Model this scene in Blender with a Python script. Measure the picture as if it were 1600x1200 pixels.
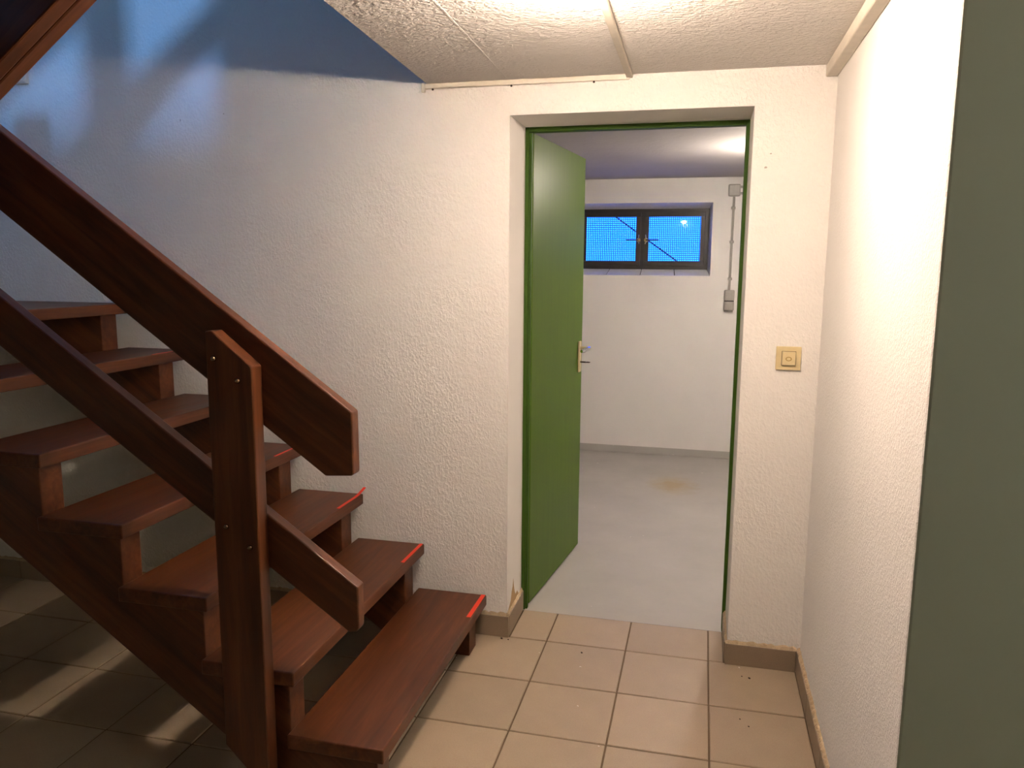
import bpy, bmesh, math, random
from mathutils import Vector, Matrix
random.seed(7)
for o in list(bpy.data.objects):
    bpy.data.objects.remove(o, do_unlink=True)
scene = bpy.context.scene
COL = scene.collection

# ------------------------------------------------------------------ camera
F_PX, YAW, PITCH, ROLL = 1224.12, 0.2376, -0.15057, 0.00733
CAM = Vector((0.22936, -2.79286, 1.43255))
fwd = Vector((-math.sin(YAW) * math.cos(PITCH), math.cos(YAW) * math.cos(PITCH), math.sin(PITCH)))
rgt = Vector((math.cos(YAW), math.sin(YAW), 0))
up = rgt.cross(fwd)
r2 = rgt * math.cos(ROLL) + up * math.sin(ROLL)
u2 = up * math.cos(ROLL) - rgt * math.sin(ROLL)
cd = bpy.data.cameras.new('camera')
cd.sensor_fit = 'HORIZONTAL'
cd.sensor_width = 36.0
cd.lens = F_PX / 1600 * 36.0
cd.clip_start = 0.02
cam = bpy.data.objects.new('camera', cd)
COL.objects.link(cam)
cam.matrix_world = Matrix(((r2.x, u2.x, -fwd.x, CAM.x), (r2.y, u2.y, -fwd.y, CAM.y), (r2.z, u2.z, -fwd.z, CAM.z), (0, 0, 0, 1)))
scene.camera = cam

# ------------------------------------------------------------------ world, daylight, exposure
BULB = 430.0            # hall lamp emission
BULB2 = 620.0           # cellar lamp emission
DAY = 62.0              # area light in the added upstairs window, blue daylight (W)
w = bpy.data.worlds.new('dusk_sky')
scene.world = w
w.use_nodes = True
bg = w.node_tree.nodes['Background']
bg.inputs['Color'].default_value = (0.05, 0.62, 5.0, 1)
bg.inputs['Strength'].default_value = 1.0
ld = bpy.data.lights.new('daylight_upstairs', 'AREA')
ld.shape = 'RECTANGLE'
ld.size, ld.size_y = 0.11, 0.32
ld.energy = DAY
ld.color = (0.19, 0.46, 1.0)
lo = bpy.data.objects.new('daylight_upstairs', ld)
COL.objects.link(lo)
lo.location = (-0.5, -4.64, 3.17)
lo.rotation_euler = Vector((-0.29, 1, -0.21)).to_track_quat('-Z', 'Y').to_euler()
scene.view_settings.view_transform = 'Standard'
scene.view_settings.look = 'None'
scene.view_settings.gamma = 1
scene.view_settings.use_curve_mapping = False
scene.view_settings.exposure = 0.9

# ------------------------------------------------------------------ materials
def lin(r, g, b):
    f = lambda c: ((c / 255 + 0.055) / 1.055) ** 2.4 if c > 10 else c / 255 / 12.92
    return (f(r), f(g), f(b), 1)

def new_mat(name, col, rough=0.6, spec=0.5, metal=0.0):
    m = bpy.data.materials.new(name)
    m.use_nodes = True
    n = m.node_tree.nodes
    b = n['Principled BSDF']
    b.inputs['Base Color'].default_value = col
    b.inputs['Roughness'].default_value = rough
    b.inputs['Specular IOR Level'].default_value = spec
    b.inputs['Metallic'].default_value = metal
    return m, n, m.node_tree.links, b

def noise(n, l, scale, detail=3, rough=0.5, vec=None, stretch=None, rot=None, dist=0.0):
    t = n.new('ShaderNodeTexCoord')
    src = t.outputs['Object']
    if stretch or rot:
        mp = n.new('ShaderNodeMapping')
        mp.vector_type = 'TEXTURE'
        if rot: mp.inputs['Rotation'].default_value = rot
        if stretch: mp.inputs['Scale'].default_value = stretch
        l.new(src, mp.inputs['Vector'])
        src = mp.outputs['Vector']
    x = n.new('ShaderNodeTexNoise')
    x.inputs['Scale'].default_value = scale
    x.inputs['Detail'].default_value = detail
    x.inputs['Roughness'].default_value = rough
    x.inputs['Distortion'].default_value = dist
    l.new(src, x.inputs['Vector'])
    return x

def ramp(n, l, fac, stops):
    r = n.new('ShaderNodeValToRGB')
    els = r.color_ramp.elements
    els[0].position, els[0].color = stops[0]
    els[1].position, els[1].color = stops[-1]
    for p, c in stops[1:-1]:
        e = els.new(p); e.color = c
    l.new(fac, r.inputs['Fac'])
    return r

def bump(n, l, b, height, strength, dist, prev=None):
    x = n.new('ShaderNodeBump')
    x.inputs['Strength'].default_value = strength
    x.inputs['Distance'].default_value = dist
    l.new(height, x.inputs['Height'])
    if prev: l.new(prev.outputs['Normal'], x.inputs['Normal'])
    l.new(x.outputs['Normal'], b.inputs['Normal'])
    return x

def plaster(name, col, scale, strength, dist, rough=0.85, dirt=0.04, stretch=None):
    m, n, l, b = new_mat(name, col, rough, 0.25)
    a = noise(n, l, scale, 3, 0.55, stretch=stretch, dist=0.4)
    r = ramp(n, l, a.outputs['Fac'], [(0.40, (0, 0, 0, 1)), (0.72, (1, 1, 1, 1))])
    c = noise(n, l, scale * 0.22, 2, 0.5)
    p = bump(n, l, b, c.outputs['Fac'], strength * 0.5, dist * 3)
    bump(n, l, b, r.outputs['Color'], strength, dist, p)
    d = noise(n, l, 2.3, 4, 0.6)
    lo_ = tuple(v * (1 - dirt) for v in col[:3]) + (1,)
    rr = ramp(n, l, d.outputs['Fac'], [(0.35, lo_), (0.65, col)])
    l.new(rr.outputs['Color'], b.inputs['Base Color'])
    return m

WHITE = (0.86, 0.835, 0.80, 1)
M = {}
M['plaster'] = plaster('white_rough_plaster', WHITE, 105, 0.55, 0.0035, stretch=(1, 1, 1.5))
M['plaster_right'] = plaster('white_fine_plaster', WHITE, 130, 0.45, 0.0026)
M['ceiling'] = plaster('white_crepe_ceiling', (0.83, 0.80, 0.765, 1), 105, 0.75, 0.0045, stretch=(1.6, 1, 1))
M['reveal'] = plaster('smooth_reveal_plaster', (0.78, 0.755, 0.72, 1), 60, 0.12, 0.0015)
M['cellar_wall'] = plaster('cellar_white_paint', (0.74, 0.72, 0.70, 1), 40, 0.10, 0.002, dirt=0.03)
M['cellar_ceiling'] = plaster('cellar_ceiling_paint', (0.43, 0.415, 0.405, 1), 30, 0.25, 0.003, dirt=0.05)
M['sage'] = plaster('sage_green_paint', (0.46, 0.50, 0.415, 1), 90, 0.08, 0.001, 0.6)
M['chip'] = plaster('bare_tan_plaster', lin(178, 150, 112), 80, 0.4, 0.002, 0.9)
M['nick'] = plaster('grey_scuff', (0.46, 0.42, 0.38, 1), 60, 0.1, 0.001)
M['upper'] = plaster('upstairs_wall', WHITE, 60, 0.1, 0.002)

def wood(name, axis, slope=0.0, tone=1.0):
    m, n, l, b = new_mat(name, (0.1, 0.03, 0.015, 1), 0.33, 0.32)
    st = {'x': (14, 1, 1), 'y': (1, 14, 1), 'z': (1, 1, 14)}[axis]
    rot = (0, slope, 0)
    a = noise(n, l, 38, 4, 0.6, stretch=st, rot=rot, dist=0.6)
    c = noise(n, l, 9, 3, 0.6, stretch=tuple(max(1, v * 0.45) for v in st), rot=rot, dist=1.0)
    mx = n.new('ShaderNodeMix'); mx.data_type = 'FLOAT'
    mx.inputs[0].default_value = 0.5
    l.new(a.outputs['Fac'], mx.inputs[2]); l.new(c.outputs['Fac'], mx.inputs[3])
    t = tone
    r = ramp(n, l, mx.outputs[0], [(0.34, (0.042 * t, 0.0122 * t, 0.0046 * t, 1)), (0.5, (0.079 * t, 0.0250 * t, 0.0092 * t, 1)),
                                   (0.66, (0.128 * t, 0.043 * t, 0.016 * t, 1))])
    l.new(r.outputs['Color'], b.inputs['Base Color'])
    rr = n.new('ShaderNodeMapRange')
    rr.inputs[3].default_value, rr.inputs[4].default_value = 0.32, 0.48
    l.new(c.outputs['Fac'], rr.inputs[0]); l.new(rr.outputs[0], b.inputs['Roughness'])
    bump(n, l, b, a.outputs['Fac'], 0.08, 0.001)
    return m
SL = math.atan(0.715)
M['wood_y'] = wood('mahogany_tread_grain', 'y')
M['wood_rail'] = wood('mahogany_rail_grain', 'x', SL)
M['wood_up'] = wood('mahogany_upper_grain', 'x', -SL)
M['wood_z'] = wood('mahogany_post_grain', 'z')

def tile_mat(name, col):
    m, n, l, b = new_mat(name, col, 0.45, 0.4)
    oi = n.new('ShaderNodeObjectInfo')
    a = noise(n, l, 5, 4, 0.6)
    g = noise(n, l, 260, 2, 0.5)
    r = ramp(n, l, a.outputs['Fac'], [(0.3, tuple(v * 0.90 for v in col[:3]) + (1,)), (0.7, col)])
    hs = n.new('ShaderNodeHueSaturation')
    mr = n.new('ShaderNodeMapRange'); mr.inputs[3].default_value, mr.inputs[4].default_value = 0.94, 1.05
    l.new(oi.outputs['Random'], mr.inputs[0]); l.new(mr.outputs[0], hs.inputs['Value'])
    mm = n.new('ShaderNodeMix'); mm.data_type = 'RGBA'; mm.blend_type = 'MULTIPLY'; mm.inputs[0].default_value = 0.25
    l.new(r.outputs['Color'], mm.inputs[6]); l.new(g.outputs['Fac'], mm.inputs[7])
    l.new(mm.outputs[2], hs.inputs['Color']); l.new(hs.outputs['Color'], b.inputs['Base Color'])
    bump(n, l, b, g.outputs['Fac'], 0.06, 0.0005)
    return m
M['tile'] = tile_mat('beige_stoneware_tile', (0.44, 0.345, 0.245, 1))
M['base_tile'] = tile_mat('taupe_baseboard_tile', (0.30, 0.23, 0.16, 1))
M['grout'], *_ = new_mat('brown_grout', (0.15, 0.105, 0.066, 1), 0.9, 0.2)
M['putty'] = plaster('ochre_putty', (0.50, 0.39, 0.25, 1), 90, 0.5, 0.003, 0.9, 0.25)

def cellar_floor():
    m, n, l, b = new_mat('grey_painted_concrete', (0.38, 0.36, 0.33, 1), 0.55, 0.35)
    a = noise(n, l, 1.6, 5, 0.6)
    r = ramp(n, l, a.outputs['Fac'], [(0.3, (0.36, 0.345, 0.325, 1)), (0.7, (0.44, 0.425, 0.40, 1))])
    tc = n.new('ShaderNodeTexCoord')
    mp = n.new('ShaderNodeMapping'); mp.vector_type = 'TEXTURE'
    mp.inputs['Location'].default_value = (0.09, 2.35, 0); mp.inputs['Scale'].default_value = (0.22, 0.28, 1)
    l.new(tc.outputs['Object'], mp.inputs['Vector'])
    ln = n.new('ShaderNodeVectorMath'); ln.operation = 'LENGTH'
    l.new(mp.outputs['Vector'], ln.inputs[0])
    sn = noise(n, l, 9, 5, 0.7)
    sb = n.new('ShaderNodeMath'); sb.operation = 'SUBTRACT'
    l.new(sn.outputs['Fac'], sb.inputs[0]); l.new(ln.outputs['Value'], sb.inputs[1])
    mr = n.new('ShaderNodeMapRange'); mr.inputs[1].default_value, mr.inputs[2].default_value = -0.35, 0.35
    mr.inputs[4].default_value = 0.75
    l.new(sb.outputs[0], mr.inputs[0])
    mx = n.new('ShaderNodeMix'); mx.data_type = 'RGBA'
    l.new(mr.outputs[0], mx.inputs[0]); l.new(r.outputs['Color'], mx.inputs[6])
    mx.inputs[7].default_value = (0.36, 0.27, 0.13, 1)
    v = noise(n, l, 24, 2, 0.5)
    rv = ramp(n, l, v.outputs['Fac'], [(0.74, (0, 0, 0, 1)), (0.78, (1, 1, 1, 1))])
    m2 = n.new('ShaderNodeMix'); m2.data_type = 'RGBA'
    l.new(rv.outputs['Color'], m2.inputs[0]); l.new(mx.outputs[2], m2.inputs[6])
    m2.inputs[7].default_value = (0.6, 0.58, 0.55, 1)
    l.new(m2.outputs[2], b.inputs['Base Color'])
    bump(n, l, b, a.outputs['Fac'], 0.15, 0.004)
    return m
M['cellar_floor'] = cellar_floor()

def paint(name, col, rough, spec=0.5, streak=None):
    m, n, l, b = new_mat(name, col, rough, spec)
    a = noise(n, l, 30, 3, 0.5, stretch=streak)
    r = ramp(n, l, a.outputs['Fac'], [(0.3, tuple(v * 0.9 for v in col[:3]) + (1,)), (0.7, col)])
    l.new(r.outputs['Color'], b.inputs['Base Color'])
    bump(n, l, b, a.outputs['Fac'], 0.10, 0.001)
    return m
M['green'] = paint('green_gloss_paint', (0.074, 0.138, 0.012, 1), 0.36, 0.10, (1, 1, 9))
M['green_frame'] = paint('green_frame_paint', (0.036, 0.088, 0.008, 1), 0.6, 0.2)
M['steel_black'] = paint('black_steel_paint', (0.012, 0.011, 0.012, 1), 0.4)
M['casement'] = paint('dark_brown_steel', (0.020, 0.015, 0.014, 1), 0.4)
M['sill'] = paint('white_sill_tile', (0.74, 0.74, 0.74, 1), 0.3)
M['cream'] = paint('cream_plastic', (0.70, 0.58, 0.33, 1), 0.35)
M['gap_shade'] = paint('brown_gap_shade', (0.16, 0.11, 0.05, 1), 0.7)
M['grey_plastic'] = paint('grey_plastic', (0.36, 0.34, 0.31, 1), 0.4)
M['dark_plastic'] = paint('dark_plastic', (0.03, 0.022, 0.02, 1), 0.5)
M['brass_mark'] = paint('ochre_mark', (0.42, 0.29, 0.10, 1), 0.5)
M['trunk'] = paint('cream_white_plastic', (0.74, 0.68, 0.58, 1), 0.4)
M['tape'], *_ = new_mat('red_orange_tape', (0.85, 0.045, 0.012, 1), 0.45)
M['plate'] = paint('brass_plate', (0.55, 0.46, 0.27, 1), 0.35)
M['chrome'], *_ = new_mat('polished_aluminium', (0.75, 0.76, 0.78, 1), 0.18, 0.5, 1.0)
M['iron'], *_ = new_mat('dark_iron', (0.06, 0.04, 0.03, 1), 0.4, 0.5, 0.8)
M['bolt'], *_ = new_mat('burnished_bolt', (0.22, 0.14, 0.09, 1), 0.25, 0.5, 1.0)
M['brass'], *_ = new_mat('worn_brass', (0.50, 0.38, 0.20, 1), 0.3, 0.5, 1.0)
M['wire'], *_ = new_mat('galvanised_wire', (0.03, 0.05, 0.06, 1), 0.6)
M['dirt'], *_ = new_mat('dark_dirt', (0.045, 0.028, 0.018, 1), 0.9)
M['flake'], *_ = new_mat('white_paint_flake', (0.75, 0.70, 0.63, 1), 0.8)

def emit(name, col, s, up=1.0, side=1.0, down=1.0):
    # frosted bulb: its dome glows more strongly than its neck
    m = bpy.data.materials.new(name); m.use_nodes = True
    n = m.node_tree.nodes; n.clear(); l = m.node_tree.links
    e = n.new('ShaderNodeEmission'); o = n.new('ShaderNodeOutputMaterial')
    e.inputs['Color'].default_value = col
    tc = n.new('ShaderNodeTexCoord'); sp = n.new('ShaderNodeSeparateXYZ'); mr = n.new('ShaderNodeMapRange')
    mr.inputs[1].default_value, mr.inputs[2].default_value = -1, 1
    l.new(tc.outputs['Normal'], sp.inputs[0]); l.new(sp.outputs['Z'], mr.inputs[0])
    r = ramp(n, l, mr.outputs[0], [(0.0, (down / 2,) * 3 + (1,)), (0.5, (side / 2,) * 3 + (1,)), (1.0, (up / 2,) * 3 + (1,))])
    k = n.new('ShaderNodeMath'); k.operation = 'MULTIPLY'; k.inputs[1].default_value = 2 * s
    l.new(r.outputs['Color'], k.inputs[0]); l.new(k.outputs[0], e.inputs['Strength'])
    l.new(e.outputs[0], o.inputs['Surface'])
    return m
M['bulb'] = emit('warm_bulb_glow', (1.0, 0.78, 0.615, 1), BULB, 1.6, 1.78, 5.2)
M['bulb2'] = emit('cellar_bulb_glow', (1.0, 0.84, 0.71, 1), BULB2, 0.2, 0.5, 2.1)

M['bulb3'] = emit('added_bulb_glow', (1.0, 0.95, 0.80, 1), 250.0)
def glass():
    m = bpy.data.materials.new('window_glass'); m.use_nodes = True
    n = m.node_tree.nodes; n.clear(); l = m.node_tree.links
    t = n.new('ShaderNodeBsdfTransparent'); g = n.new('ShaderNodeBsdfGlossy'); f = n.new('ShaderNodeFresnel')
    mx = n.new('ShaderNodeMixShader'); o = n.new('ShaderNodeOutputMaterial')
    g.inputs['Roughness'].default_value = 0.03; f.inputs['IOR'].default_value = 1.45
    ge = n.new('ShaderNodeNewGeometry'); iv = n.new('ShaderNodeMath'); iv.operation = 'SUBTRACT'; iv.inputs[0].default_value = 1.0
    l.new(ge.outputs['Backfacing'], iv.inputs[1])
    ml = n.new('ShaderNodeMath'); ml.operation = 'MULTIPLY'
    l.new(f.outputs[0], ml.inputs[0]); l.new(iv.outputs[0], ml.inputs[1])
    l.new(ml.outputs[0], mx.inputs[0]); l.new(t.outputs[0], mx.inputs[1]); l.new(g.outputs[0], mx.inputs[2])
    l.new(mx.outputs[0], o.inputs['Surface'])
    return m
M['glass'] = glass()

# ------------------------------------------------------------------ helpers
def obj(name, bm, mat, parent=None, bevel=0.0, smooth=False, segs=2):
    me = bpy.data.meshes.new(name)
    bmesh.ops.recalc_face_normals(bm, faces=bm.faces)
    bm.to_mesh(me); bm.free()
    for m in (mat if isinstance(mat, (list, tuple)) else [mat]):
        me.materials.append(m)
    if smooth:
        for p in me.polygons: p.use_smooth = True
    o = bpy.data.objects.new(name, me)
    COL.objects.link(o)
    if parent: o.parent = parent
    if bevel:
        md = o.modifiers.new('bevel', 'BEVEL')
        md.width = bevel; md.segments = segs; md.limit_method = 'ANGLE'; md.angle_limit = 0.6
    return o

def empty(name, loc=(0, 0, 0), rz=0.0):
    o = bpy.data.objects.new(name, None)
    o.empty_display_size = 0.1
    COL.objects.link(o)
    o.location = loc; o.rotation_euler = (0, 0, rz)
    return o

def tag(o, label, cat, group=None, kind=None):
    o['label'] = label; o['category'] = cat
    if group: o['group'] = group
    if kind: o['kind'] = kind
    return o

def box(bm, x0, x1, y0, y1, z0, z1):
    v = [bm.verts.new(p) for p in ((x0, y0, z0), (x1, y0, z0), (x1, y1, z0), (x0, y1, z0), (x0, y0, z1), (x1, y0, z1), (x1, y1, z1), (x0, y1, z1))]
    for f in ((0, 3, 2, 1), (4, 5, 6, 7), (0, 1, 5, 4), (1, 2, 6, 5), (2, 3, 7, 6), (3, 0, 4, 7)):
        bm.faces.new([v[i] for i in f])
    return bm

def bx(*a):
    return box(bmesh.new(), *a)

def boxes(*lst):
    bm = bmesh.new()
    for a in lst: box(bm, *a)
    return bm

def prism_xz(pts, y0, y1):
    bm = bmesh.new()
    a = [bm.verts.new((x, y0, z)) for x, z in pts]
    b = [bm.verts.new((x, y1, z)) for x, z in pts]
    bm.faces.new(a); bm.faces.new(b[::-1])
    for i in range(len(pts)):
        j = (i + 1) % len(pts)
        bm.faces.new((a[i], a[j], b[j], b[i]))
    return bm

def prism_xy(pts, z0, z1):
    bm = bmesh.new()
    a = [bm.verts.new((x, y, z0)) for x, y in pts]
    b = [bm.verts.new((x, y, z1)) for x, y in pts]
    bm.faces.new(a[::-1]); bm.faces.new(b)
    for i in range(len(pts)):
        j = (i + 1) % len(pts)
        bm.faces.new((a[i], b[i], b[j], a[j]))
    return bm

def tube(bm, p, q, r, seg=12, r2=None):
    p, q = Vector(p), Vector(q)
    d = (q - p); L = d.length
    mt = Matrix.Translation((p + q) / 2) @ d.to_track_quat('Z', 'Y').to_matrix().to_4x4()
    bmesh.ops.create_cone(bm, cap_ends=True, segments=seg, radius1=r, radius2=r if r2 is None else r2, depth=L, matrix=mt)
    return bm

def lathe(bm, prof, seg, mt):
    rings = []
    for r, z in prof:
        if r < 1e-6:
            rings.append([bm.verts.new(mt @ Vector((0, 0, z)))])
        else:
            rings.append([bm.verts.new(mt @ Vector((r * math.cos(2 * math.pi * k / seg), r * math.sin(2 * math.pi * k / seg), z))) for k in range(seg)])
    for a, b in zip(rings, rings[1:]):
        for k in range(seg):
            j = (k + 1) % seg
            if len(a) == 1 and len(b) == 1: continue
            if len(a) == 1: bm.faces.new((a[0], b[k], b[j]))
            elif len(b) == 1: bm.faces.new((a[k], a[j], b[0]))
            else: bm.faces.new((a[k], a[j], b[j], b[k]))
    return bm

def struct(name, bm, mat, label, cat, parent=None, **k):
    o = obj(name, bm, mat, parent, **k)
    if parent is None: tag(o, label, cat, kind='structure')
    return o

# ------------------------------------------------------------------ measures
H = 2.074                      # hall ceiling
XR = 0.617                     # right wall
DL, DR, DT = -0.463, 0.368, 1.957   # door opening
YT = 0.25                      # tile / concrete threshold
YB = 3.187                     # cellar far wall
HC = 2.069                     # cellar ceiling
XL, YC, ZU = -3.35, -4.6, 4.7  # hall extents
P = 0.303                      # tile pitch

# ------------------------------------------------------------------ shell of the hall
struct('wall_back', boxes((XL, DL, 0, 0.30, -0.05, ZU), (DL, DR, 0, 0.30, DT, ZU), (DR, 3.0, 0, 0.30, -0.05, ZU)),
       M['plaster'], 'white rough plastered wall behind the stairs around the green door', 'wall')
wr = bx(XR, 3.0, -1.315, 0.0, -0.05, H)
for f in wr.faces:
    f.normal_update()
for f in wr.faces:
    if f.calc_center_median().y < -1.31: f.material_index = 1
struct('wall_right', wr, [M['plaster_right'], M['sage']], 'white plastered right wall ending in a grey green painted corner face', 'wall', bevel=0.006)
struct('wall_left', bx(XL - 0.15, XL, YC, 0.3, -0.05, ZU), M['upper'], 'white stairwell wall at the far left end of the stairs', 'wall')
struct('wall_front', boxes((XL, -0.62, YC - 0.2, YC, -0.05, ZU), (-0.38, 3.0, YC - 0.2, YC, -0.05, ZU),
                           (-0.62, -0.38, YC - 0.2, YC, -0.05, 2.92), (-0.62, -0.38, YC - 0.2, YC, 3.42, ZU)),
       M['sage'], 'sage green wall behind the viewer with an added slot window', 'wall')
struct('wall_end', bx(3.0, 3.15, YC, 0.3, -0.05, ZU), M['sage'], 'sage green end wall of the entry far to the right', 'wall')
# slab with the stairwell opening; its left edge runs slightly askew
struct('ceiling', prism_xy([(-0.768, 0.0), (-0.625, -2.25), (XL, -2.25), (XL, YC), (3.0, YC), (3.0, 0.0)], H, 2.40),
       M['ceiling'], 'white ceiling of coarse crepe plaster ending at the stairwell', 'ceiling')
struct('ceiling_upper', bx(XL, 3.0, YC, 0.3, ZU, ZU + 0.1), M['upper'], 'white ceiling above the stairwell', 'ceiling')
struct('upper_daylight_blocker', boxes((-1.05, 3.0, -2.37, -2.27, 2.40, ZU), (-1.345, -1.267, -2.37, -2.27, 2.40, ZU), (XL, -1.05, -2.37, -2.27, 2.40, 2.56)), M['upper'], 'unseen white upstairs wall and post added to shape the blue daylight', 'wall')  # added out of view; its edges cut the blue daylight into patches
# plaster board seams in the ceiling
ceil = bpy.data.objects['ceiling']
obj('ceiling_seam', prism_xy([(-0.471, 0), (-0.465, 0), (-0.432, -1.2), (-0.438, -1.2)], H - 0.0008, H), M['ceiling'], ceil)
obj('ceiling_seam', prism_xy([(0.185, 0), (0.190, 0), (0.20, -1.2), (0.195, -1.2)], H - 0.0006, H), M['ceiling'], ceil)
# upstairs slot window, added out of view for the blue daylight
win2 = empty('added_window_2', (-0.5, YC - 0.1, 2.92)); tag(win2, 'added narrow upstairs window for the blue daylight, out of view', 'window', kind='structure')
obj('window_frame', boxes((-0.12, -0.10, -0.02, 0.02, 0, 0.50), (0.10, 0.12, -0.02, 0.02, 0, 0.50), (-0.10, 0.10, -0.02, 0.02, 0, 0.02), (-0.10, 0.10, -0.02, 0.02, 0.48, 0.50)), M['trunk'], win2)

# ------------------------------------------------------------------ tiled floor
floor = struct('floor', bx(XL, 3.0, YC, YT, -0.06, -0.004), M['grout'], 'beige square tiled hall floor with brown grout joints', 'floor')
tile_cache = {}
def tile_mesh(wx, wy):
    key = (round(wx, 3), round(wy, 3))
    if key not in tile_cache:
        bm = bmesh.new()
        rings = []
        for ins, z in ((0, -0.012), (0, -0.0018), (0.0018, 0.0)):
            rings.append([bm.verts.new(p) for p in ((ins, ins, z), (wx - ins, ins, z), (wx - ins, wy - ins, z), (ins, wy - ins, z))])
        for a, b in zip(rings, rings[1:]):
            for k in range(4):
                j = (k + 1) % 4
                bm.faces.new((a[k], a[j], b[j], b[k]))
        bm.faces.new(rings[-1])
        bmesh.ops.recalc_face_normals(bm, faces=bm.faces)
        me = bpy.data.meshes.new('floor_tile'); bm.to_mesh(me); bm.free()
        me.materials.append(M['tile'])
        tile_cache[key] = me
    return tile_cache[key]
J = 0.006
def add_tile(x0, x1, y0, y1):
    o = bpy.data.objects.new('floor_tile', tile_mesh(x1 - x0, y1 - y0))
    COL.objects.link(o); o.parent = floor
    o.location = (x0, y0, random.uniform(-0.0006, 0.0004))
for j in range(-11, 0):
    for i in range(-11, 2):
        if XL > i * P: continue
        add_tile(i * P + J / 2, (i + 1) * P - J / 2, j * P + J / 2, (j + 1) * P - J / 2)
for j in range(-11, -5):
    for i in range(2, 6):
        add_tile(i * P + J / 2, (i + 1) * P - J / 2, j * P + J / 2, (j + 1) * P - J / 2)
for x0, x1 in ((DL + 0.013, -P), (-P, 0), (0, P), (P, DR - 0.010)):
    add_tile(x0 + J / 2, x1 - J / 2, J / 2, YT - 0.002)

# ------------------------------------------------------------------ baseboards
BH, BT = 0.082, 0.012
def base_run(root, p0, p1, nrm, h=BH):
    p0, p1, nrm = Vector(p0), Vector(p1), Vector(nrm)
    d = p1 - p0; L = d.length; d.normalize()
    k = max(1, math.ceil(L / 0.303)); s = 0.0
    while s < L - 1e-4:
        e = min(L, s + 0.303)
        a, b = p0 + d * (s + 0.001), p0 + d * (e - 0.001)
        pts = [a, b, b + nrm * BT, a + nrm * BT]
        obj('baseboard_tile', prism_xy([(q.x, q.y) for q in pts], 0.0, h), M['base_tile'], root, bevel=0.0012, segs=1)
        s = e
    # uneven putty bead over the tiles
    bm = bmesh.new(); n = max(4, int(L / 0.012)); A = []
    for i in range(n + 1):
        q = p0 + d * (L * i / n); t = h + random.uniform(0.004, 0.011); wv = BT * random.uniform(0.55, 1.0)
        A.append([bm.verts.new((q.x, q.y, h)), bm.verts.new((q.x + nrm.x * wv, q.y + nrm.y * wv, h)), bm.verts.new((q.x + nrm.x * wv * .5, q.y + nrm.y * wv * .5, t)), bm.verts.new((q.x, q.y, t + .003))])
    for a, b in zip(A, A[1:]):
        for u in range(4):
            bm.faces.new((a[u], a[(u + 1) % 4], b[(u + 1) % 4], b[u]))
    bm.faces.new(A[0]); bm.faces.new(A[-1][::-1])
    obj('putty_bead', bm, M['putty'], root)
def base_root(name, loc, label):
    e = empty(name, (0, 0, 0)); tag(e, label, 'baseboard', kind='structure'); return e
b = base_root('baseboard_back', None, 'taupe tile baseboard under the stairs along the back wall turning into the doorway')
base_run(b, (XL, 0, 0), (DL + BT, 0, 0), (0, -1, 0), 0.085)
base_run(b, (DL, 0.0, 0), (DL, YT + 0.002, 0), (1, 0, 0), 0.085)
b = base_root('baseboard_corner', None, 'short taupe tile baseboard right of the green door')
base_run(b, (DR - 0.008, 0, 0), (XR - BT, 0, 0), (0, -1, 0), 0.080)
base_run(b, (DR, 0.0, 0), (DR, YT + 0.002, 0), (-1, 0, 0), 0.080)
b = base_root('baseboard_right', None, 'taupe tile baseboard with crumbling ochre putty along the right wall')
base_run(b, (XR, 0, 0), (XR, -1.31, 0), (-1, 0, 0), 0.080)
NICKS = ((-1.792, 1.984, .002, .006), (-1.599, 2.002, .0025, .0025), (-0.952, .475, .003, .002), (-0.834, .632, .006, .002), (0.411, 1.758, .006, .004), (0.426, 1.802, .004, .003))
# chipped plaster by the left reveal foot
wb = bpy.data.objects['wall_back']
ch = [(0.0, 0.088), (0.19, 0.090), (0.165, 0.115), (0.135, 0.112), (0.12, 0.130), (0.105, 0.160), (0.095, 0.195), (0.085, 0.165), (0.07, 0.150), (0.055, 0.118), (0.03, 0.105)]
bm = bmesh.new()
va = [bm.verts.new((DL + 0.0002, y + .01, z)) for y, z in ch]; vb = [bm.verts.new((DL + 0.0022, y + .01, z)) for y, z in ch]
bm.faces.new(vb)
for i in range(len(ch)):
    bm.faces.new((va[i], va[(i + 1) % len(ch)], vb[(i + 1) % len(ch)], vb[i]))
obj('plaster_chip', bm, M['chip'], wb)

for x, z, rx, rz in NICKS:
    k = [(x + rx * math.cos(a) * random.uniform(.6, 1.1), z + rz * math.sin(a) * random.uniform(.6, 1.1)) for a in [i * math.pi / 3 for i in range(6)]]
    obj('wall_nick', prism_xz(k, -0.0012, 0.001), M['nick'], wb)

# smooth plastered lining of the door reveal
rv = empty('trim_1'); tag(rv, 'smooth white plastered reveal lining around the green door', 'reveal', kind='structure')
obj('reveal_left', bx(DL, DL + 0.0015, 0.0, YT, 0.0, DT - .0015), M['reveal'], rv)
obj('reveal_right', bx(DR - 0.0015, DR, 0.0, YT, 0.0, DT - .0015), M['reveal'], rv)
obj('reveal_top', bx(DL, DR, 0.0, YT, DT - 0.0015, DT), M['reveal'], rv)

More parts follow.
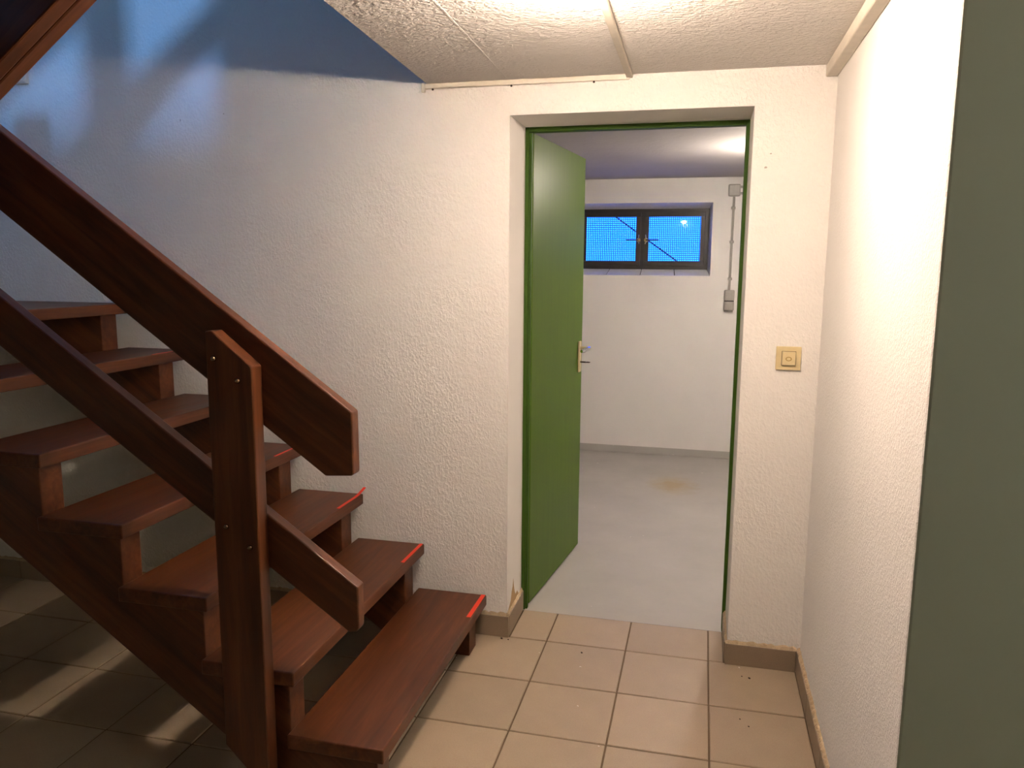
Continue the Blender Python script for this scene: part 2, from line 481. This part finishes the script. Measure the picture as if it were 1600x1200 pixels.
# ------------------------------------------------------------------ cellar room behind the door
CX0, CX1 = -1.9, 1.7
struct('floor_cellar', bx(CX0, CX1, YT, YB + 0.3, -0.06, -0.001), M['cellar_floor'], 'grey painted concrete floor of the cellar room', 'floor')
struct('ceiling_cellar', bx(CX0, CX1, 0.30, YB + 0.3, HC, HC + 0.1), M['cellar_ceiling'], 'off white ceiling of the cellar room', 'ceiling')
WX0, WX1, WZ0, WZ1 = -0.752, 0.270, 1.364, 1.893          # opening on the wall face
FX0, FX1, FZ0, FZ1 = -0.728, 0.247, 1.409, 1.860          # frame, deeper in
YW = YB + 0.15
bm = boxes((CX0, WX0, YB, YB + 0.3, 0, HC), (WX1, CX1, YB, YB + 0.3, 0, HC), (WX0, WX1, YB, YB + 0.3, 0, WZ0), (WX0, WX1, YB, YB + 0.3, WZ1, HC))
struct('wall_cellar_back', bm, M['cellar_wall'], 'white cellar wall with the wire meshed window', 'wall')
struct('wall_cellar_left', bx(CX0 - 0.1, CX0, 0.30, YB + 0.3, 0, HC), M['cellar_wall'], 'white cellar wall hidden behind the open green door', 'wall')
struct('wall_cellar_right', bx(CX1, CX1 + 0.1, 0.30, YB + 0.3, 0, HC), M['cellar_wall'], 'white cellar wall out of sight to the right', 'wall')
bsc = empty('baseboard_cellar'); tag(bsc, 'grey painted skirting band along the cellar back wall', 'baseboard', kind='structure')
obj('skirting_band', bx(CX0, CX1, YB - 0.006, YB, 0, 0.055), M['cellar_floor'], bsc)

# window with two steel casements
win = empty('window_1', (0, 0, 0)); tag(win, 'black steel cellar window with two wire mesh casements', 'window', kind='structure')
def quad_prism(name, a, b, mat, th):
    # splayed reveal board between wall-face edge a (two points) and frame edge b
    bm = bmesh.new()
    A = [Vector(p) for p in (*a, *b[::-1])]
    n = (A[1] - A[0]).cross(A[2] - A[0]).normalized() * th
    v = [bm.verts.new(p) for p in A] + [bm.verts.new(p + n) for p in A]
    for f in ((0, 1, 2, 3), (7, 6, 5, 4), (0, 4, 5, 1), (1, 5, 6, 2), (2, 6, 7, 3), (3, 7, 4, 0)):
        bm.faces.new([v[i] for i in f])
    return obj(name, bm, mat, win)
quad_prism('reveal_top', ((WX0, YB, WZ1), (WX1, YB, WZ1)), ((FX0, YW, FZ1), (FX1, YW, FZ1)), M['sill'], 0.004)
quad_prism('reveal_side', ((WX1, YB, WZ1), (WX1, YB, WZ0)), ((FX1, YW, FZ1), (FX1, YW, FZ0)), M['sill'], 0.004)
quad_prism('reveal_side', ((WX0, YB, WZ0), (WX0, YB, WZ1)), ((FX0, YW, FZ0), (FX0, YW, FZ1)), M['sill'], 0.004)
for k in range(4):
    t0, t1 = k / 4 + 0.003, (k + 1) / 4 - 0.003
    L = lambda a, b_, t: a + (b_ - a) * t
    quad_prism('sill_tile', ((L(WX0, WX1, t1), YB - 0.004, WZ0), (L(WX0, WX1, t0), YB - 0.004, WZ0)), ((L(FX0, FX1, t1), YW, FZ0), (L(FX0, FX1, t0), YW, FZ0)), M['sill'], 0.006)
fw = 0.034
wf = obj('window_frame', boxes((FX0 - .03, FX1 + .03, YW, YW + 0.04, FZ1 - fw, FZ1 + .04), (FX0 - .03, FX1 + .03, YW, YW + 0.04, FZ0 - .05, FZ0 + fw),
                               (FX0 - .03, FX0 + fw, YW, YW + 0.04, FZ0 + fw, FZ1 - fw), (FX1 - fw, FX1 + .03, YW, YW + 0.04, FZ0 + fw, FZ1 - fw)), M['steel_black'], win)
XM = (FX0 + FX1) / 2
obj('mullion', bx(XM - 0.022, XM + 0.022, YW - 0.002, YW + 0.06, FZ0 + fw, FZ1 - fw), M['steel_black'], win)
for s, (cx0, cx1) in enumerate(((FX0 + fw - .008, XM - 0.014), (XM + 0.014, FX1 - fw + .008))):
    c0, c1 = FZ0 + fw - 0.008, FZ1 - fw + 0.008
    cw = 0.034
    cs = obj('casement', boxes((cx0, cx1, YW - 0.014, YW - 0.0005, c1 - cw, c1), (cx0, cx1, YW - 0.014, YW - 0.0005, c0, c0 + cw),
                               (cx0, cx0 + cw, YW - 0.014, YW - 0.0005, c0 + cw, c1 - cw), (cx1 - cw, cx1, YW - 0.014, YW - 0.0005, c0 + cw, c1 - cw)), M['casement'], win, bevel=0.003)
    gx0, gx1, gz0, gz1 = cx0 + cw, cx1 - cw, c0 + cw, c1 - cw
    obj('pane', bx(gx0, gx1, YW - 0.009, YW - 0.005, gz0, gz1), M['glass'], cs)
    bm = bmesh.new(); pt = 0.0142; r = 0.0024
    n = int((gx1 - gx0) / pt)
    for k in range(n + 1):
        x = gx0 + (gx1 - gx0 - n * pt) / 2 + k * pt
        box(bm, x - r, x + r, YW + 0.050, YW + 0.053, gz0 - .02, gz1 + .02)
    n = int((gz1 - gz0) / pt)
    for k in range(n + 1):
        z = gz0 + (gz1 - gz0 - n * pt) / 2 + k * pt
        box(bm, gx0 - .02, gx1 + .02, YW + 0.053, YW + 0.056, z - r, z + r)
    ms = obj('mesh_screen', bm, M['wire'], cs); ms['kind'] = 'stuff'
    sg = 1 if s else -1
    hx = XM + sg * 0.028; hz = 1.628
    bm = bmesh.new()
    lathe(bm, [(0, 0.02), (0.012, 0.018), (0.016, 0.008), (0.014, 0)], 12, Matrix.Translation((hx, YW - 0.013, hz)) @ Matrix.Rotation(math.pi / 2, 4, 'X'))
    hb = obj('latch', bm, M['brass'], cs)
    obj('latch_arm', boxes((hx if sg > 0 else hx - 0.095, hx + 0.095 if sg > 0 else hx, YW - 0.034, YW - 0.026, hz - 0.005, hz + 0.005)), M['iron'], hb, bevel=0.002)
    obj('latch_grip', tube(tube(bmesh.new(), (hx, YW - 0.03, hz + 0.012), (hx - sg * 0.004, YW - 0.034, hz + 0.040), 0.004), (hx, YW - 0.03, hz - 0.012), (hx - sg * 0.006, YW - 0.034, hz - 0.030), 0.004), M['chrome'], hb)
for z in (FZ0 + 0.07, FZ1 - 0.07):
    obj('window_hinge', tube(bmesh.new(), (FX1 - fw + .004, YW - 0.012, z - 0.02), (FX1 - fw + .004, YW - 0.012, z + 0.02), 0.006), M['steel_black'], win)
tw = obj('outside_cable', tube(bmesh.new(), (-0.60, YW + 0.30, 1.905), (0.06, YW + 0.22, 1.44), 0.0055, 8), M['wire'], win)

# junction box, conduit and double switch on the cellar wall
jb = empty('junction_box', (0.413, YB, 1.974)); tag(jb, 'grey junction box high on the cellar wall', 'junction box')
obj('box_body', bx(-0.042, 0.042, -0.034, 0, -0.042, 0.042), M['grey_plastic'], jb, bevel=0.009)
obj('box_lid', bx(-0.036, 0.036, -0.040, -0.034, -0.036, 0.036), M['grey_plastic'], jb, bevel=0.004)
for z in (0.022, -0.022):
    obj('cable_gland', tube(bmesh.new(), (0.040, -0.016, z), (0.066, -0.016, z), 0.009), M['grey_plastic'], jb)
pp = empty('wall_conduit', (0.410, YB, 1.265)); tag(pp, 'thin grey conduit running down from the junction box to the switch', 'conduit')
obj('pipe', tube(bmesh.new(), (-0.001, -0.011, 0.0), (0.003, -0.011, 0.664), 0.0085), M['grey_plastic'], pp, smooth=False)
for z in (0.08, 0.345, 0.585):
    obj('pipe_clip', bx(-0.014, 0.016, -0.024, 0, z - 0.010, z + 0.010), M['grey_plastic'], pp, bevel=0.004)
pr_ = empty('side_conduit', (0.48, YB, 1.974)); tag(pr_, 'pair of grey conduits leaving the junction box to the right', 'conduit')
for z in (0.022, -0.022):
    obj('pipe', tube(bmesh.new(), (0.0, -0.016, z), (1.2, -0.016, z), 0.0085), M['grey_plastic'], pr_)
sw = empty('double_wall_switch', (0.412, YB, 1.107)); tag(sw, 'grey surface mounted switch and socket at the foot of the conduit', 'switch')
obj('upper_housing', bx(-0.036, 0.036, -0.045, 0, 0.082, 0.157), M['grey_plastic'], sw, bevel=0.006)
obj('upper_lid', bx(-0.024, 0.024, -0.050, -0.045, 0.092, 0.146), M['grey_plastic'], sw, bevel=0.003)
obj('dark_gap', bx(-0.034, 0.034, -0.040, 0, 0.074, 0.082), M['dark_plastic'], sw)
obj('lower_housing', bx(-0.036, 0.036, -0.045, 0, 0.010, 0.074), M['grey_plastic'], sw, bevel=0.006)
obj('rocker', bx(-0.020, 0.022, -0.051, -0.045, 0.024, 0.066), M['grey_plastic'], sw, bevel=0.003)
obj('lower_rim', bx(-0.034, 0.030, -0.034, 0, 0.0, 0.010), M['grey_plastic'], sw, bevel=0.003)

# cellar lamp, hidden by the right jamb from the photograph's position
def bulb_lamp(name, loc, zc, label, mat, r):
    e = empty(name, (loc[0], loc[1], zc)); tag(e, label, 'lamp')
    d = zc - loc[2]
    I = Matrix.Identity(4)
    obj('socket', lathe(bmesh.new(), [(0, 0), (0.040, 0), (0.040, -0.010), (0.024, -0.016), (0.022, -(d - r * 0.75)), (0, -(d - r * 0.75))], 24, I), M['trunk'], e, smooth=False)
    prof = [(0, -(d - r))] + [(r * math.sin(a), -d + r * math.cos(a)) for a in [math.pi * k / 12 for k in range(1, 12)]] + [(0, -(d + r))]
    obj('bulb', lathe(bmesh.new(), prof, 20, I), mat, e, smooth=True)
    return e
bulb_lamp('ceiling_lamp', (-0.052, -1.01, 2.006), H, 'glowing bare bulb on the hall ceiling beside the cable strip', M['bulb'], 0.0255)
bulb_lamp('added_entry_lamp', (2.1, -2.0, 2.012), H, 'added bare bulb out of view to the right, lighting the sage corner face', M['bulb3'], 0.036)  # added off-frame bulb that brightens the sage end face of the right wall
bulb_lamp('cellar_lamp', (0.575, 1.68, 1.935), HC, 'glowing bulb on the cellar ceiling just out of sight behind the door jamb', M['bulb2'], 0.036)

# ------------------------------------------------------------------ door
dr = empty('door_1', (0, 0, 0)); tag(dr, 'plain green painted door standing open into the cellar', 'door', kind='structure')
fr = obj('door_frame', boxes((DL + .001, DL + 0.017, YT, YT + 0.04, 0, DT - .001), (DR - 0.014, DR - .001, YT, YT + 0.04, 0, DT - .001), (DL + 0.017, DR - 0.014, YT, YT + 0.04, DT - 0.019, DT - .001)),
         M['green_frame'], dr, bevel=0.002)
obj('frame_rebate', boxes((DL + 0.017, DL + 0.025, YT + 0.012, YT + 0.030, 0, DT - .02)), M['green_frame'], fr)
ang = math.atan2(0.772, 0.089)
lf = obj('door_leaf', bx(0, 0.777, 0.0, 0.040, 0.012, 1.940), M['green'], dr, bevel=0.0025)
lf.location = (-0.436, 0.288, 0); lf.rotation_euler = (0, 0, ang)
hp = obj('handle_plate', bx(0.700, 0.738, -0.009, 0, 0.915, 1.067), M['plate'], lf, bevel=0.004)
bm = bmesh.new()
tube(bm, (0.719, -0.008, 1.033), (0.719, -0.052, 1.033), 0.009, 14)
obj('lever_neck', bm, M['plate'], lf)
bm = bmesh.new()
pts = [(0.727, -0.050, 1.032, .010), (0.700, -0.056, 1.034, .011), (0.66, -0.056, 1.035, .011), (0.62, -0.053, 1.032, .010), (0.602, -0.045, 1.030, .008)]
for a, c in zip(pts, pts[1:]):
    tube(bm, a[:3], c[:3], a[3], 14, c[3])
obj('lever', bm, M['chrome'], lf, smooth=False)
ky = obj('key_stem', tube(bmesh.new(), (0.719, -0.008, 0.965), (0.719, -0.036, 0.965), 0.004, 10), M['iron'], lf)
bm = bmesh.new()
lathe(bm, [(0.007, -0.002), (0.012, -0.002), (0.012, 0.002), (0.007, 0.002), (0.007, -0.002)], 14, Matrix.Translation((0.719, -0.046, 0.965)) @ Matrix.Rotation(0.0, 4, 'X'))
obj('key_bow', bm, M['iron'], lf)
for z in (0.25, 1.0, 1.72):
    obj('hinge', tube(bmesh.new(), (-0.006, 0.02, z - 0.05), (-0.006, 0.02, z + 0.05), 0.008, 12), M['green_frame'], lf)

# ------------------------------------------------------------------ light switch by the door
ls = empty('light_switch', (0.518, 0, 1.127)); tag(ls, 'square cream light switch on the wall right of the green door', 'switch')
obj('switch_plate', bx(-0.0405, 0.0405, -0.009, 0, -0.040, 0.040), M['cream'], ls, bevel=0.0025)
rk = obj('rocker', prism_xz([(-0.021, -0.0225), (0.022, -0.0225), (0.022, 0.0225), (-0.021, 0.0225)], -0.0185, -0.007), M['cream'], ls, bevel=0.0015)
obj('rocker_gap_shade', boxes((-0.0228, -0.0212, -0.0096, -0.008, -0.0243, 0.0243), (0.0222, 0.0238, -0.0096, -0.008, -0.0243, 0.0243), (-0.0212, 0.0222, -0.0096, -0.008, 0.0227, 0.0243), (-0.0212, 0.0222, -0.0096, -0.008, -0.0243, -0.0227)), M['gap_shade'], ls)  # thin brown strips paint the shadow line around the rocker
bm = bmesh.new()
ring = []
for k in range(20):
    a = 2 * math.pi * k / 20
    row = []
    for q in range(6):
        c = 2 * math.pi * q / 6
        rr = 1 + 0.22 * math.cos(c)
        row.append(bm.verts.new((0.0085 * rr * math.cos(a), -0.0187 - 0.0010 * math.sin(c), 0.0062 * rr * math.sin(a) - 0.001)))
    ring.append(row)
for k in range(20):
    for q in range(6):
        bm.faces.new((ring[k][q], ring[(k + 1) % 20][q], ring[(k + 1) % 20][(q + 1) % 6], ring[k][(q + 1) % 6]))
obj('lamp_symbol', bm, M['brass_mark'], rk)

# ------------------------------------------------------------------ trunking on the ceiling
t = empty('wall_trunking', (-0.41, 0, H)); tag(t, 'thin cream cable strip nailed along the top of the back wall', 'trunking')
obj('strip', bx(-0.365, 0.366, -0.011, 0, -0.018, 0), M['trunk'], t, bevel=0.002)
obj('end_cap', bx(-0.378, -0.365, -0.012, 0, -0.030, 0.004), M['trunk'], t, bevel=0.002)
for x in (-0.335, -0.045, 0.245):
    obj('nail', lathe(bmesh.new(), [(0, 0.004), (0.004, 0.002), (0.004, 0)], 8, Matrix.Translation((x, -0.008, -0.021)) @ Matrix.Rotation(math.pi / 2, 4, 'X')), M['iron'], t)
t = obj('ceiling_trunking', prism_xy([(-0.056, 0.0), (-0.034, 0.0), (-0.024, -0.965), (-0.046, -0.965)], H - 0.013, H), M['trunk'], bevel=0.003)
tag(t, 'narrow cream cable strip running across the ceiling to the bulb', 'trunking')
t = obj('corner_trunking', bx(0.580, XR, -1.30, 0.0, 2.036, H), M['trunk'], bevel=0.004)
tag(t, 'square cream cable duct along the top of the right wall', 'trunking')
cb = empty('wall_box', (-2.525, 0, 2.17)); tag(cb, 'small pale box on the stairwell wall beside the upper stringer', 'box')
obj('box_body', bx(-0.035, 0.035, -0.02, 0, -0.018, 0.05), M['trunk'], cb, bevel=0.003)
obj('box_lid', bx(-0.030, 0.030, -0.024, -0.02, -0.013, 0.045), M['trunk'], cb, bevel=0.002)

# ------------------------------------------------------------------ lower staircase
G, RI, X1, TD, TT = 0.25103, 0.18118, -0.53015, 0.2774, 0.041
YF, YN = -0.0441, -1.0525
st = empty('staircase', (-0.7, -0.55, 0)); tag(st, 'open riser mahogany staircase climbing left along the back wall with a returning upper flight', 'staircase')
def part(name, bm, mat, parent=None, bevel=0.004, label=None):
    o = obj(name, bm, mat, parent or st, bevel=bevel)
    if parent is None or parent is st:
        o.matrix_parent_inverse = st.matrix_basis.inverted()
    if label: o['label'] = label
    return o
NT = 7
for i in range(1, NT):
    xf = X1 - G * (i - 1)
    part('tread', bx(xf - TD + .0005, xf, YN, YF, RI * i - TT, RI * i), M['wood_y'])
xf7 = X1 - G * 6
part('landing', bx(XL + .01, xf7, -2.20, YF, RI * 7 - TT, RI * 7), M['wood_y'])
NO = TD - G
def stringer_poly():
    pts = [(X1 - NO, 0.0)]
    for i in range(1, NT + 1):
        xr = X1 - G * (i - 1) - NO
        pts.append((xr, RI * i - TT))
        if i < NT: pts.append((xr - G, RI * i - TT))
    pts.append((-2.541, RI * 7 - TT))
    pts.append((-0.82, 0.0))
    return pts
part('stringer', prism_xz(stringer_poly(), -1.030, -0.950), M['wood_rail'], bevel=0.003)
part('stringer', prism_xz(stringer_poly(), -0.188, -0.102), M['wood_rail'], bevel=0.003)
# rails and newel
sr = 0.715
ex = -2.05
part('handrail', prism_xz([(-0.595, 1.073), (-0.594, 0.918), (-0.600, 0.912), (-0.671, 0.907), (ex, 0.907 + sr * (-0.671 - ex)), (ex, 1.073 + sr * (-0.595 - ex))], YN, YN + 0.038), M['wood_rail'], bevel=0.004)
sl = 0.700
part('middle_rail', prism_xz([(-0.590, 0.622), (-0.590, 0.510), (-0.596, 0.502), (-0.616, 0.497), (ex, 0.490 + sl * (-0.616 - ex)), (ex, 0.620 + sl * (-0.592 - ex))], YN, YN + 0.036), M['wood_rail'], bevel=0.004)
nw = part('newel_post', prism_xz([(-0.962, 0.158), (-0.85, 0.045), (-0.85, 0.0), (-0.836, 0.0), (-0.836, 1.180), (-0.842, 1.187), (-0.943, 1.268), (-0.962, 1.266)], -1.0985, YN - .0005), M['wood_z'], bevel=0.0035)
from_px = [(-0.940, 1.199), (-0.876, 1.146), (-0.927, 0.768), (-0.862, 0.718)]
for x, z in from_px:
    bm = lathe(bmesh.new(), [(0, 0.008), (0.003, 0.0074), (0.0055, 0.005), (0.0070, 0.002), (0.0072, 0)], 14, Matrix.Translation((x, -1.0985, z)) @ Matrix.Rotation(math.pi / 2, 4, 'X'))
    o = obj('bolt', bm, M['bolt'], nw, smooth=True)
# second post at the landing end of the rails
part('newel_post', bx(-2.09, -1.97, -1.0985, YN - .0005, 0.95, 2.30), M['wood_z'])

# strips of red tape on the treads
ordn = {1: 'lowest', 2: 'second lowest', 3: 'third', 4: 'fourth', 6: 'sixth'}
for i in (1, 2, 3, 4, 6):
    xf = X1 - G * (i - 1); z = RI * i
    wd = {1: .016, 2: .013, 3: .011, 4: .009, 6: .006}[i]
    y1 = YF - 0.003
    bm = boxes((xf - wd - .004, xf - .004, -0.247, y1, z, z + 0.0008))
    if i == 3:
        bm = bmesh.new()
        row = []
        for y, dz, dx in ((-0.247, 0.001, 0), (-0.10, 0.001, 0), (-0.075, 0.004, .002), (-0.055, 0.009, .003), (-0.04, 0.014, .005), (-0.026, 0.020, .007)):
            row.append([bm.verts.new((xf - wd - .004 + dx, y, z + dz)), bm.verts.new((xf - .003 + dx, y, z + dz)), bm.verts.new((xf - .003 + dx, y, z + dz + .0008)), bm.verts.new((xf - wd - .004 + dx, y, z + dz + .0008))])
        for a, c in zip(row, row[1:]):
            for u in range(4): bm.faces.new((a[u], a[(u + 1) % 4], c[(u + 1) % 4], c[u]))
        bm.faces.new(row[0]); bm.faces.new(row[-1][::-1])
    o = obj('tape_strip', bm, M['tape'])
    tag(o, ('curled red tape strip' if i == 3 else 'red tape strip') + ' on the wall end of the %s tread from the floor' % ordn[i], 'tape', 'red tape strips on the treads')

# ------------------------------------------------------------------ upper flight returning to the right
uf = st
su = 0.709
zb = lambda x: 2.010 + su * (x + 1.107)
def upart(name, bm, mat, bevel=0.004):
    o = obj(name, bm, mat, uf, bevel=bevel)
    o.matrix_parent_inverse = uf.matrix_basis.inverted()
    return o
xa, xb = -2.12, -0.80
pl = [(xa, zb(xa)), (xb, zb(xb)), (xb, zb(xb) + 0.40), (xa, zb(xa) + 0.40), (-2.6, zb(xa) + 0.06), (-2.6, RI * 7), (xa, RI * 7)]
upart('stringer', prism_xz(pl, -1.252, -1.210), M['wood_up'], bevel=0.005)
upart('stringer', prism_xz(pl, -1.2945, -1.2525), M['wood_up'], bevel=0.005)
upart('stringer', prism_xz(pl, -2.19, -2.11), M['wood_up'], bevel=0.005)
for k in range(0, 7):
    xk = -2.46 + G * k; zk = RI * (8 + k)
    upart('tread', bx(xk, xk + TD, -2.11, -1.2945, zk - TT, zk), M['wood_y'])
upart('middle_rail', prism_xz([(-2.30, zb(-2.30) + 0.62), (xb, zb(xb) + 0.62), (xb, zb(xb) + 0.766), (-2.30, zb(-2.30) + 0.766)], -1.209, -1.171), M['wood_up'])
upart('handrail', prism_xz([(-2.30, zb(-2.30) + 1.04), (xb, zb(xb) + 1.04), (xb, zb(xb) + 1.23), (-2.30, zb(-2.30) + 1.23)], -1.209, -1.171), M['wood_up'])

# ------------------------------------------------------------------ crumbs on the tiles
def crumb(x, y, s, mat, nm, label, cat):
    bm = bmesh.new()
    k = random.randint(5, 6)
    pts = [(x + s * random.uniform(0.6, 1.1) * math.cos(2 * math.pi * i / k + .3), y + s * random.uniform(0.5, 1.1) * math.sin(2 * math.pi * i / k)) for i in range(k)]
    o = obj(nm, prism_xy(pts, 0.0004, 0.0004 + s * 0.5), mat)
    tag(o, label, cat, nm.replace('_', ' ') + 's on the hall tiles')
for x, y, s, wh in ((-0.475, -0.025, .006, 'larger dark dirt crumb against the baseboard left of the green door'),
                    (-0.448, -0.028, .004, 'smaller dark dirt crumb at the baseboard corner left of the green door'),
                    (-0.157, -0.06, .005, 'dark dirt crumb on the tile in front of the doorway'),
                    (0.443, -0.095, .005, 'larger dark crumb on the corner tile right of the doorway'),
                    (0.418, -0.088, .003, 'smaller dark crumb on the corner tile right of the doorway'),
                    (0.40, -0.365, .003, 'dark speck beside the right baseboard, nearer to the grout line'),
                    (0.425, -0.40, .003, 'dark speck beside the right baseboard, nearest to the viewer')):
    crumb(x, y, s, M['dirt'], 'dirt_crumb', wh, 'crumb')
for x, y, s, wh in ((-0.145, -0.165, .004, 'white paint flake on the tile in front of the doorway'),
                    (-0.115, -0.42, .004, 'white paint flake in the middle of the second tile row'),
                    (-0.60, -0.21, .003, 'white paint flake beside the lowest tread'),
                    (0.412, -0.028, .004, 'white paint flake at the baseboard right of the doorway'),
                    (-0.31, -0.10, .003, 'white paint flake on the grout joint near the door'),
                    (-0.02, -0.62, .003, 'white paint flake nearest to the viewer on the tiles')):
    crumb(x, y, s, M['flake'], 'paint_flake', wh, 'flake')
